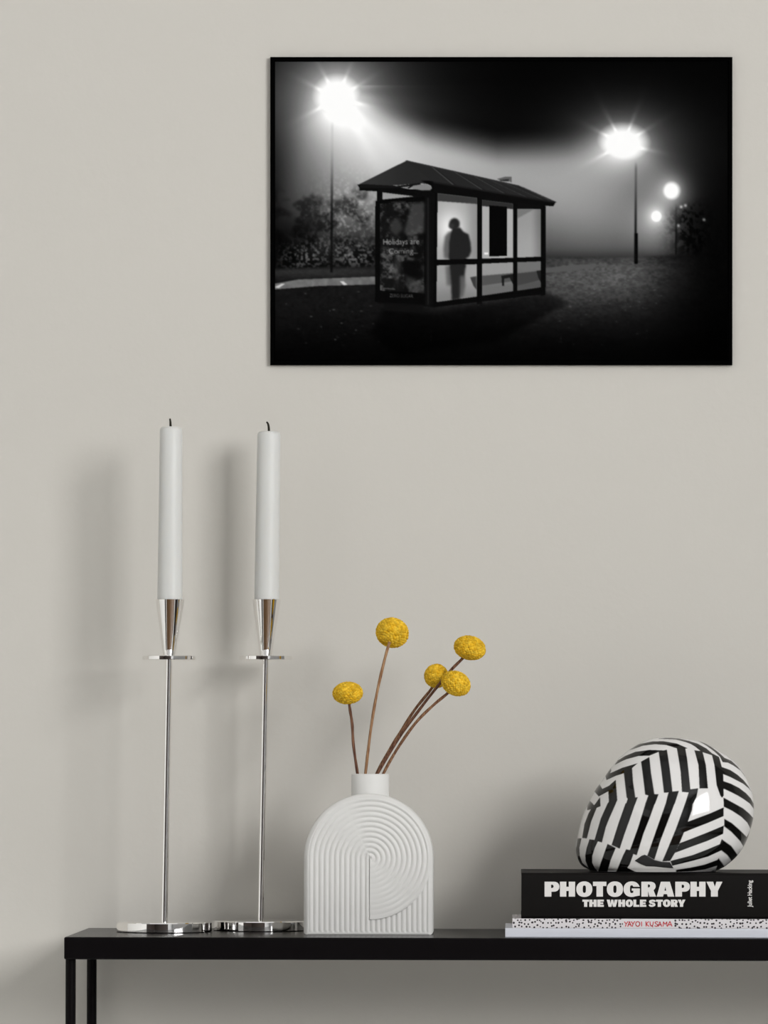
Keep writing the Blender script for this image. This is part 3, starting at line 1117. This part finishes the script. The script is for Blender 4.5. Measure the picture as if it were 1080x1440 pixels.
cv = dense.mean(0)
V, Fc = [], []
ringsc = [(1.0, -.0006), (.97, .0010), (.85, .0016), (.6, .0019), (.3, .0020)]
for sc, lf in ringsc:
    for p in dense:
        V.append(shell_y(cv[0] + (p[0] - cv[0]) * sc, cv[1] + (p[1] - cv[1]) * sc, lf))
n = len(dense)
for j_ in range(4):
    for i_ in range(n):
        Fc.append((j_ * n + i_, j_ * n + (i_ + 1) % n, (j_ + 1) * n + (i_ + 1) % n, (j_ + 1) * n + i_))
V.append(shell_y(cv[0], cv[1], .0020))
for i_ in range(n):
    Fc.append((4 * n + i_, 4 * n + (i_ + 1) % n, 5 * n))
o = mk('side_pad', V, Fc, M['rubber'], helmet, smooth=True)
o['label'] = 'black rubber pad at the lower edge'

# ------------------------------------------------------------------ framed night photograph
GX0, GY0, GX1, GY1 = 380.0, 80.0, 1030.0, 513.0
SS = 2
cw, ch = int(GX1 - GX0) * SS, int(GY1 - GY0) * SS
gx, gy = np.meshgrid(GX0 + (np.arange(cw) + .5) / SS, GY0 + (np.arange(ch) + .5) / SS)


def vnoise(scale, octv=4, seed=0, sx=1.0, sy=1.0):
    r_ = np.random.default_rng(seed)
    out = np.zeros((ch, cw))
    amp, tot = 1.0, 0.0
    for o_ in range(octv):
        s_ = scale / 2 ** o_
        nx, ny = int(650 / (s_ * sx)) + 3, int(433 / (s_ * sy)) + 3
        g = r_.random((ny, nx))
        fx = (gx - GX0) / (s_ * sx)
        fy = (gy - GY0) / (s_ * sy)
        xi, yi = fx.astype(int), fy.astype(int)
        a_, b_ = fx - xi, fy - yi
        a_, b_ = a_ * a_ * (3 - 2 * a_), b_ * b_ * (3 - 2 * b_)
        out += amp * ((g[yi, xi] * (1 - a_) + g[yi, xi + 1] * a_) * (1 - b_) + (g[yi + 1, xi] * (1 - a_) + g[yi + 1, xi + 1] * a_) * b_)
        tot += amp
        amp *= .55
    return out / tot


def sst(a_, b_, x):
    t = np.clip((x - a_) / (b_ - a_), 0, 1)
    return t * t * (3 - 2 * t)


def gauss(cx_, cy_, sx, sy, rot=0.0):
    c_, s_ = math.cos(rot), math.sin(rot)
    dx, dy = gx - cx_, gy - cy_
    u_, v_ = dx * c_ + dy * s_, -dx * s_ + dy * c_
    return np.exp(-.5 * ((u_ / sx) ** 2 + (v_ / sy) ** 2))


def poly(pts):
    return fill_mask(cw, ch, (np.array(pts, dtype=float) - np.array([GX0, GY0])) * SS)


def blur(a_, n=1):
    for _ in range(n):
        p = np.pad(a_, 1, mode='edge')
        a_ = (p[:-2, 1:-1] + 2 * p[1:-1, 1:-1] + p[2:, 1:-1]) / 4
        p = np.pad(a_, 1, mode='edge')
        a_ = (p[1:-1, :-2] + 2 * p[1:-1, 1:-1] + p[1:-1, 2:]) / 4
    return a_


Z3 = lambda pts: [(500 + x * .27778, 210 + y * .27778) for x, y in pts]
I = np.full((ch, cw), 4.0)
# fog lit by the street lamps
yl = np.interp(gx, [380, 474, 520, 600, 700, 800, 870, 900, 1030], [150, 112, 128, 163, 186, 182, 172, 172, 260])
fog_mask = sst(-6, 52, gy - yl)
fog = 118 * gauss(585, 215, 95, 62, .12) + 84 * gauss(735, 245, 105, 62) + 62 * gauss(820, 285, 80, 70) + 40 * gauss(880, 320, 70, 45) + 48 * gauss(500, 215, 60, 60)
fog += 30 * gauss(450, 300, 60, 70) + 40 * gauss(560, 330, 120, 55)
fog *= (1 - .95 * sst(905, 985, gx - .1 * (gy - 200)))
fog *= sst(388, 455, gx + .38 * (gy - 140) * .5 + 8)
I += fog * fog_mask * (1 - .75 * sst(345, 385, gy))
I += 26 * gauss(474, 150, 95, 60) + 30 * gauss(882, 205, 70, 42)
# shafts fanning out under the nearest lamp
ang = np.degrees(np.arctan2(gx - 474, gy - 130))
rad_ = np.hypot(gx - 474, gy - 130)
sh = np.zeros_like(I)
for a0, w_, s_ in [(121, 4.5, 52), (103, 5, 40), (80, 6, 30), (62, 6, 38), (44, 6, 34), (29, 5, 30)]:
    sh += s_ * np.exp(-.5 * ((ang - a0) / w_) ** 2)
I += sh * np.exp(-rad_ / 100) * sst(18, 50, rad_) * (gy > 120) * 1.15
# trees and hedge behind the verge
tn = vnoise(9, 3, 3)
tn2 = vnoise(26, 3, 5)
tree = sst(.42, .62, tn2) * sst(250, 285, gy) * (1 - sst(362, 376, gy)) * (1 - sst(520, 545, gx))
tn = vnoise(4.2, 3, 3)
I *= 1 - .62 * tree * np.clip(.2 + 1.5 * (1 - tn), 0, 1)
dark_l = sst(300, 350, gy) * (1 - sst(372, 382, gy)) * (gx < 560)
I *= 1 - .55 * dark_l
hn = vnoise(3.2, 3, 8)
hed = (gauss(424, 362, 22, 13) + gauss(503, 361, 20, 13) + .5 * gauss(460, 350, 40, 14)) * sst(.42, .72, hn)
I += 74 * hed
I += 52 * gauss(492, 305, 30, 30) * sst(.42, .72, vnoise(3.4, 3, 9))
dk = gauss(405, 330, 22, 26)
I *= 1 - .5 * dk
# lamp cores and star rays
for cx_, cy_, rx_, ry_, hal, hs in [(474, 139, 35, 34, 165, 40), (876, 203, 34, 26, 120, 28), (944, 268, 12, 12.5, 120, 15), (923, 304, 8, 8.5, 105, 11)]:
    r_ = np.hypot((gx - cx_) / rx_, (gy - cy_) / ry_)
    I += hal * np.exp(-np.clip(r_ - .8, 0, None) * rx_ / hs)
    I = np.maximum(I, 262 * (1 - sst(.55, 1.75, r_)))
    if rx_ > 20:
        aa = np.degrees(np.arctan2(gy - cy_, gx - cx_))
        R_ = np.hypot(gx - cx_, gy - cy_)
        for a0 in (-152, -118, -68, -32, 12, 152):
            I += 48 * np.exp(-.5 * ((aa - a0) / 3.0) ** 2) * np.exp(-np.clip(R_ - 26, 0, None) / 17)
I = np.clip(I, 0, 262)
I += 48 * gauss(928, 328, 30, 26)
# dark tree in front of the far lamps
tr_ = gauss(974, 325, 19, 34) * (.35 + .65 * sst(.38, .62, vnoise(4, 3, 21)))
I *= 1 - .85 * np.clip(tr_ * 1.3, 0, 1) * sst(280, 300, gy + .3 * (gx - 960))
for sx_, sy_ in ((964, 289), (954, 317), (990, 309), (958, 291)):
    I += 130 * gauss(sx_, sy_, 1.4, 1.4)
# ground
gtop = np.interp(gx, [380, 530, 770, 870, 960, 1030], [378, 374, 362, 362, 358, 358])
gm = sst(-3, 4, gy - gtop)
gn = .35 * vnoise(9, 3, 31, 1.8, .8) + .65 * vnoise(2.6, 3, 32, 1.5, .8)
grd = 9 + 22 * gn
grd += 46 * gauss(810, 385, 95, 26) * (.5 + gn) + 22 * gauss(760, 425, 110, 24) * (.4 + gn) + 26 * gauss(910, 380, 60, 22) * (.5 + gn)
grd *= (1 - .85 * sst(880, 1010, gx)) * (1 - .8 * sst(415, 505, gy))
grd += 26 * gauss(440, 382, 90, 6)
I = I * (1 - gm) + grd * gm
road = poly([(386, 399), (420, 393), (528, 389), (528, 400), (450, 402), (386, 407)])
I = np.where(road, 92 + 30 * vnoise(6, 2, 4), I)
I = np.where(poly([(386, 404), (396, 399), (401, 399), (392, 405)]) | poly([(478, 395.5), (483, 395.5), (489, 400.5), (483, 401)]), 205, I)
I = np.where(poly([(766, 377), (800, 373), (838, 371), (838, 376), (790, 382), (766, 384)]), 84, I)
spk = np.random.default_rng(77)
for _ in range(90):
    sx_, sy_ = spk.uniform(400, 930), spk.uniform(405, 490)
    I += spk.uniform(15, 75) * gauss(sx_, sy_, spk.uniform(.6, 1.4), .6) * (1.0 if sx_ < 530 else .55)
# shade under the shelter
shd = blur(poly([(540, 432), (612, 440), (768, 410), (800, 425), (700, 480), (560, 500), (520, 470)]).astype(float), 90)
I *= 1 - .6 * shd
# lamp posts
for x_, y0_, y1_, w_, v0, v1 in [(467.2, 168, 383, 1.6, 200, 12), (894.3, 225, 371, 1.5, 70, 8), (951, 284, 358, 1.2, 50, 14)]:
    m_ = np.exp(-.5 * ((gx - x_ + (gy - y0_) * .005) / w_) ** 4) * sst(y0_, y0_ + 14, gy) * (1 - sst(y1_ - 1, y1_ + 1, gy))
    tv = v0 + (v1 - v0) * sst(y0_ + 8, y0_ + (y1_ - y0_) * .62, gy)
    a_ = m_ * (.55 + .4 * sst(y0_, y1_, gy))
    I = I * (1 - a_) + tv * a_
I = np.where((np.abs(gx - 894.6) < 2.6) & (gy > 328) & (gy < 371), 9, I)
I = blur(I, 2)


# the shelter
def put(pts, val, soft=0):
    global I
    m_ = poly(Z3(pts)).astype(float)
    if soft:
        m_ = blur(m_, soft)
    I = I * (1 - m_) + val * m_


put([(108, 205), (410, 200), (410, 800), (108, 780)], 14)
put([(410, 215), (960, 280), (960, 735), (408, 780)], 14)
# lit panes
x3, y3 = (gx - 500) / .27778, (gy - 210) / .27778
g1 = 165 + 75 * np.exp(-((x3 - 480) / 70) ** 2 - ((y3 - 400) / 90) ** 2) - 25 * sst(540, 620, x3)
put([(416, 222), (616, 246), (616, 554), (412, 560)], g1)
put([(416, 222), (616, 246), (616, 277), (416, 262)], 58, 2)
put([(410, 588), (614, 582), (614, 748), (409, 773)], 158 - 30 * sst(640, 770, y3))
put([(641, 256), (797, 275), (797, 550), (641, 554)], 172)
put([(641, 256), (797, 275), (797, 303), (641, 287)], 46, 1)
put([(677, 283), (767, 291), (767, 540), (677, 542)], 7)
put([(652, 522), (672, 522), (672, 532), (652, 532)], 235)
put([(641, 579), (797, 572), (797, 718), (641, 741)], 150 - 42 * sst(620, 700, y3))
put([(819, 303), (938, 303), (938, 543), (819, 548)], 150 - 35 * sst(880, 940, x3) + 12 * sst(330, 520, y3))
put([(819, 303), (905, 303), (819, 350)], 118, 4)
put([(819, 570), (938, 565), (938, 698), (819, 716)], 112 - 30 * sst(600, 690, y3))
# bench seen through the lower panes
put([(641, 640), (797, 626), (797, 668), (641, 690)], 82, 2)
put([(580, 648), (612, 642), (612, 712), (596, 690)], 60, 2)
put([(738, 640), (800, 630), (800, 690), (780, 650), (752, 655), (752, 692), (742, 692)], 26, 1)
put([(819, 628), (935, 615), (940, 660), (819, 690)], 66, 2)
put([(915, 615), (940, 612), (940, 680), (925, 650)], 30, 1)
# the waiting figure, a silhouette blurred by the glass
ell = lambda cx_, cy_, rx_, ry_: [(cx_ + rx_ * math.cos(t / 20 * math.pi), cy_ + ry_ * math.sin(t / 20 * math.pi)) for t in range(40)]
put([(452, 440), (470, 418), (500, 412), (500, 560), (448, 552), (444, 500)], 96, 22)
put([(455, 590), (490, 588), (490, 690), (462, 690)], 100, 26)
put(ell(501, 377, 27, 29), 38, 10)
put(ell(486, 388, 14, 14), 52, 10)
put([(492, 398), (530, 396), (545, 416), (572, 430), (582, 470), (586, 515), (574, 545), (560, 552), (556, 600), (480, 600), (472, 545), (474, 470), (482, 425)], 34, 9)
put([(476, 588), (558, 586), (552, 640), (540, 700), (528, 758), (486, 766), (484, 690)], 34, 12)
put([(530, 640), (552, 640), (556, 690), (545, 745), (530, 755)], 90, 22)
# posts and rails
K = 10
put([(408, 559), (942, 545), (942, 567), (408, 586)], K)
put([(400, 212), (416, 214), (410, 795), (392, 796)], K)
put([(616, 244), (641, 248), (640, 782), (614, 786)], K)
put([(797, 273), (819, 277), (818, 750), (797, 756)], K)
put([(938, 286), (963, 288), (962, 738), (938, 742)], K)
put([(392, 776), (940, 700), (962, 712), (960, 728), (800, 752), (392, 800)], K)
# end panel with the poster
put([(100, 262), (140, 257), (385, 235), (387, 792), (98, 772)], 9)
put([(352, 240), (384, 236), (384, 790), (352, 788)], 15)
put([(364, 244), (370, 243), (370, 786), (364, 786)], 30, 1)
b1 = vnoise(11, 4, 51)
b2 = vnoise(5, 3, 52)
pv = 14 + 74 * sst(.44, .78, b1 * .7 + b2 * .3) + 8 * b2
pv = pv * (.75 + .35 * sst(300, 180, x3))
put([(125, 275), (348, 263), (348, 727), (125, 715)], pv)
put(Z3([]) or [(285, 275), (348, 268), (348, 420), (270, 440), (245, 420), (262, 360)], pv * .35 + 52, 24)
put([(180, 365), (215, 345), (240, 400), (205, 440), (175, 410)], pv * .4 + 42, 24)
put([(255, 560), (320, 565), (325, 640), (260, 650), (240, 600)], 10, 24)
put([(255, 640), (300, 655), (345, 690), (345, 725), (280, 715), (255, 690)], pv * .5 + 36, 24)
put([(200, 540), (235, 540), (215, 690), (190, 640)], pv * .5 + 34, 24)
put([(132, 700), (200, 705), (200, 711), (132, 706)], 66, 1)
put([(180, 266), (255, 262), (255, 267), (180, 271)], 40, 1)
# roof
put([(20, 190), (210, 190), (390, 222), (390, 248), (210, 218), (20, 208)], 12)
put([(110, 205), (134, 206), (134, 262), (110, 262)], 12)
put([(136, 218), (296, 238), (136, 254)], 152)
put([(205, 183), (268, 178), (290, 196), (262, 196)], 118, 1)
put([(280, 188), (310, 176), (360, 176), (386, 190), (380, 206), (340, 208), (290, 200)], 128, 1)
put([(262, 196), (290, 178), (296, 182), (272, 198)], 10)
put([(10, 180), (258, 57), (400, 150), (395, 180), (330, 172), (210, 182), (44, 188)], 40 + 10 * sst(300, 60, x3))
put([(330, 158), (400, 160), (400, 222), (386, 216), (384, 186)], 9)
put([(258, 57), (830, 185), (1012, 268), (985, 262), (390, 165)], 38)
for (a, b), (c, d) in [((380, 85), (500, 186)), ((490, 108), (640, 205)), ((590, 131), (750, 222)), ((665, 148), (860, 240)), ((745, 166), (950, 256)), ((830, 185), (1000, 266))]:
    put([(a, b), (a + 7, b + 1), (c + 7, d + 1), (c, d)], 84, 1)
    put([(a + 10, b + 4), (a + 22, b + 8), (c + 22, d + 3), (c + 10, d + 2)], 30, 1)
put([(250, 60), (258, 55), (830, 183), (830, 188), (258, 62)], 50)
put([(385, 160), (395, 163), (1014, 266), (1002, 288), (950, 286), (395, 218)], 12)
put([(395, 163), (1014, 266), (1012, 272), (395, 170)], 30, 1)
put([(715, 150), (760, 138), (790, 138), (790, 168), (775, 160), (735, 160)], 92, 1)
put([(728, 156), (775, 150), (775, 163), (735, 160)], 40, 1)
put([(8, 178), (44, 176), (210, 185), (330, 170), (330, 178), (210, 196), (20, 196)], 20)
# feet
put([(140, 776), (340, 786), (340, 830), (150, 815)], 15, 3)


def print_text(body, quad, val, bold=0.0):
    """text laid into a quadrilateral (tl, tr, br, bl in crop coordinates)"""
    global I
    U_, T_ = text_tris(body, bold)
    q_ = [np.array(p, dtype=float) for p in Z3(quad)]
    P_ = []
    for a_, b_ in U_:
        P_.append((q_[3] * (1 - a_) + q_[2] * a_) * (1 - b_) + (q_[0] * (1 - a_) + q_[1] * a_) * b_)
    P_ = np.array(P_)
    m_ = np.zeros((ch, cw), dtype=bool)
    for t in T_:
        m_ |= fill_mask(cw, ch, (P_[list(t)] - np.array([GX0, GY0])) * SS)
    m_ = blur(m_.astype(float), 1) * .95
    I = I * (1 - m_) + val * m_


print_text('Holidays are', [(140, 455), (322, 450), (322, 490), (140, 492)], 158)
print_text('Coming...', [(168, 502), (316, 500), (316, 537), (168, 537)], 150)
print_text('ZERO SUGAR', [(172, 731), (292, 735), (292, 752), (172, 748)], 92)
I = blur(I, 1)
I = np.clip(I + np.random.default_rng(5).normal(0, 1.0, I.shape), 1, 255)
# thin darker margin of the print
I = np.where((gx < 387) | (gx > 1023) | (gy < 87) | (gy > 506), 3, I)
img = I.reshape(ch // SS, SS, cw // SS, SS).mean((1, 3))
hh, ww = img.shape
YP = YW - .005
fr_o = W(705, 296, YW)
kf = lambda n: PX(n, YP)
pic = thing('framed_photograph', 'large framed black and white night photograph of a bus shelter on the wall', 'picture', (fr_o.x, YW, W(705, 513, YP).z))
px_ = GX0 + (np.arange(ww) + .5)
py_ = GY0 + (np.arange(hh) + .5)
PXg, PYg = np.meshgrid(px_, py_)
du, dv = PXg - VX, PYg - VY
kp = (D + YP) / F
Vp = np.stack([(du + ROLL * dv) * kp, np.full_like(du, YP), ZC - (dv - ROLL * du) * kp], -1)
lv = lin(np.clip(img, 0, 255)) * .97
mk_fast('print', Vp.reshape(-1, 3), grid_quads(hh, ww), M['print'], pic, col=np.repeat(lv.reshape(-1, 1), 3, 1), smooth=False)
# frame: four mitred strips as one moulding, plus backing board
V, Fc = [], []
YF = YP - .0012
rings = [(0, YW - .0004), (0, YF + .0006), (.5, YF), (5.0, YF), (5.6, YP + .0008), (5.6, YP + .0012)]
for ins, yy in rings:
    kk_ = YF / yy if False else 1
    for a_, b_ in [(GX0 + ins, GY0 + ins), (GX1 - ins, GY0 + ins), (GX1 - ins, GY1 - ins), (GX0 + ins, GY1 - ins)]:
        p = W(a_, b_, YF)
        V.append((p.x, yy, p.z))
for i_ in range(len(rings) - 1):
    for k_ in range(4):
        Fc.append((i_ * 4 + k_, i_ * 4 + (k_ + 1) % 4, (i_ + 1) * 4 + (k_ + 1) % 4, (i_ + 1) * 4 + k_))
mk('frame', V, Fc, M['frame'], pic)
c_ = [W(a_, b_, YF) for a_, b_ in [(GX0 + 4, GY0 + 4), (GX1 - 4, GY0 + 4), (GX1 - 4, GY1 - 4), (GX0 + 4, GY1 - 4)]]
V = [(p.x, YP + .001, p.z) for p in c_] + [(p.x, YP + .004, p.z) for p in c_]
mk('backing_board', V, BOXF, M['frame'], pic)
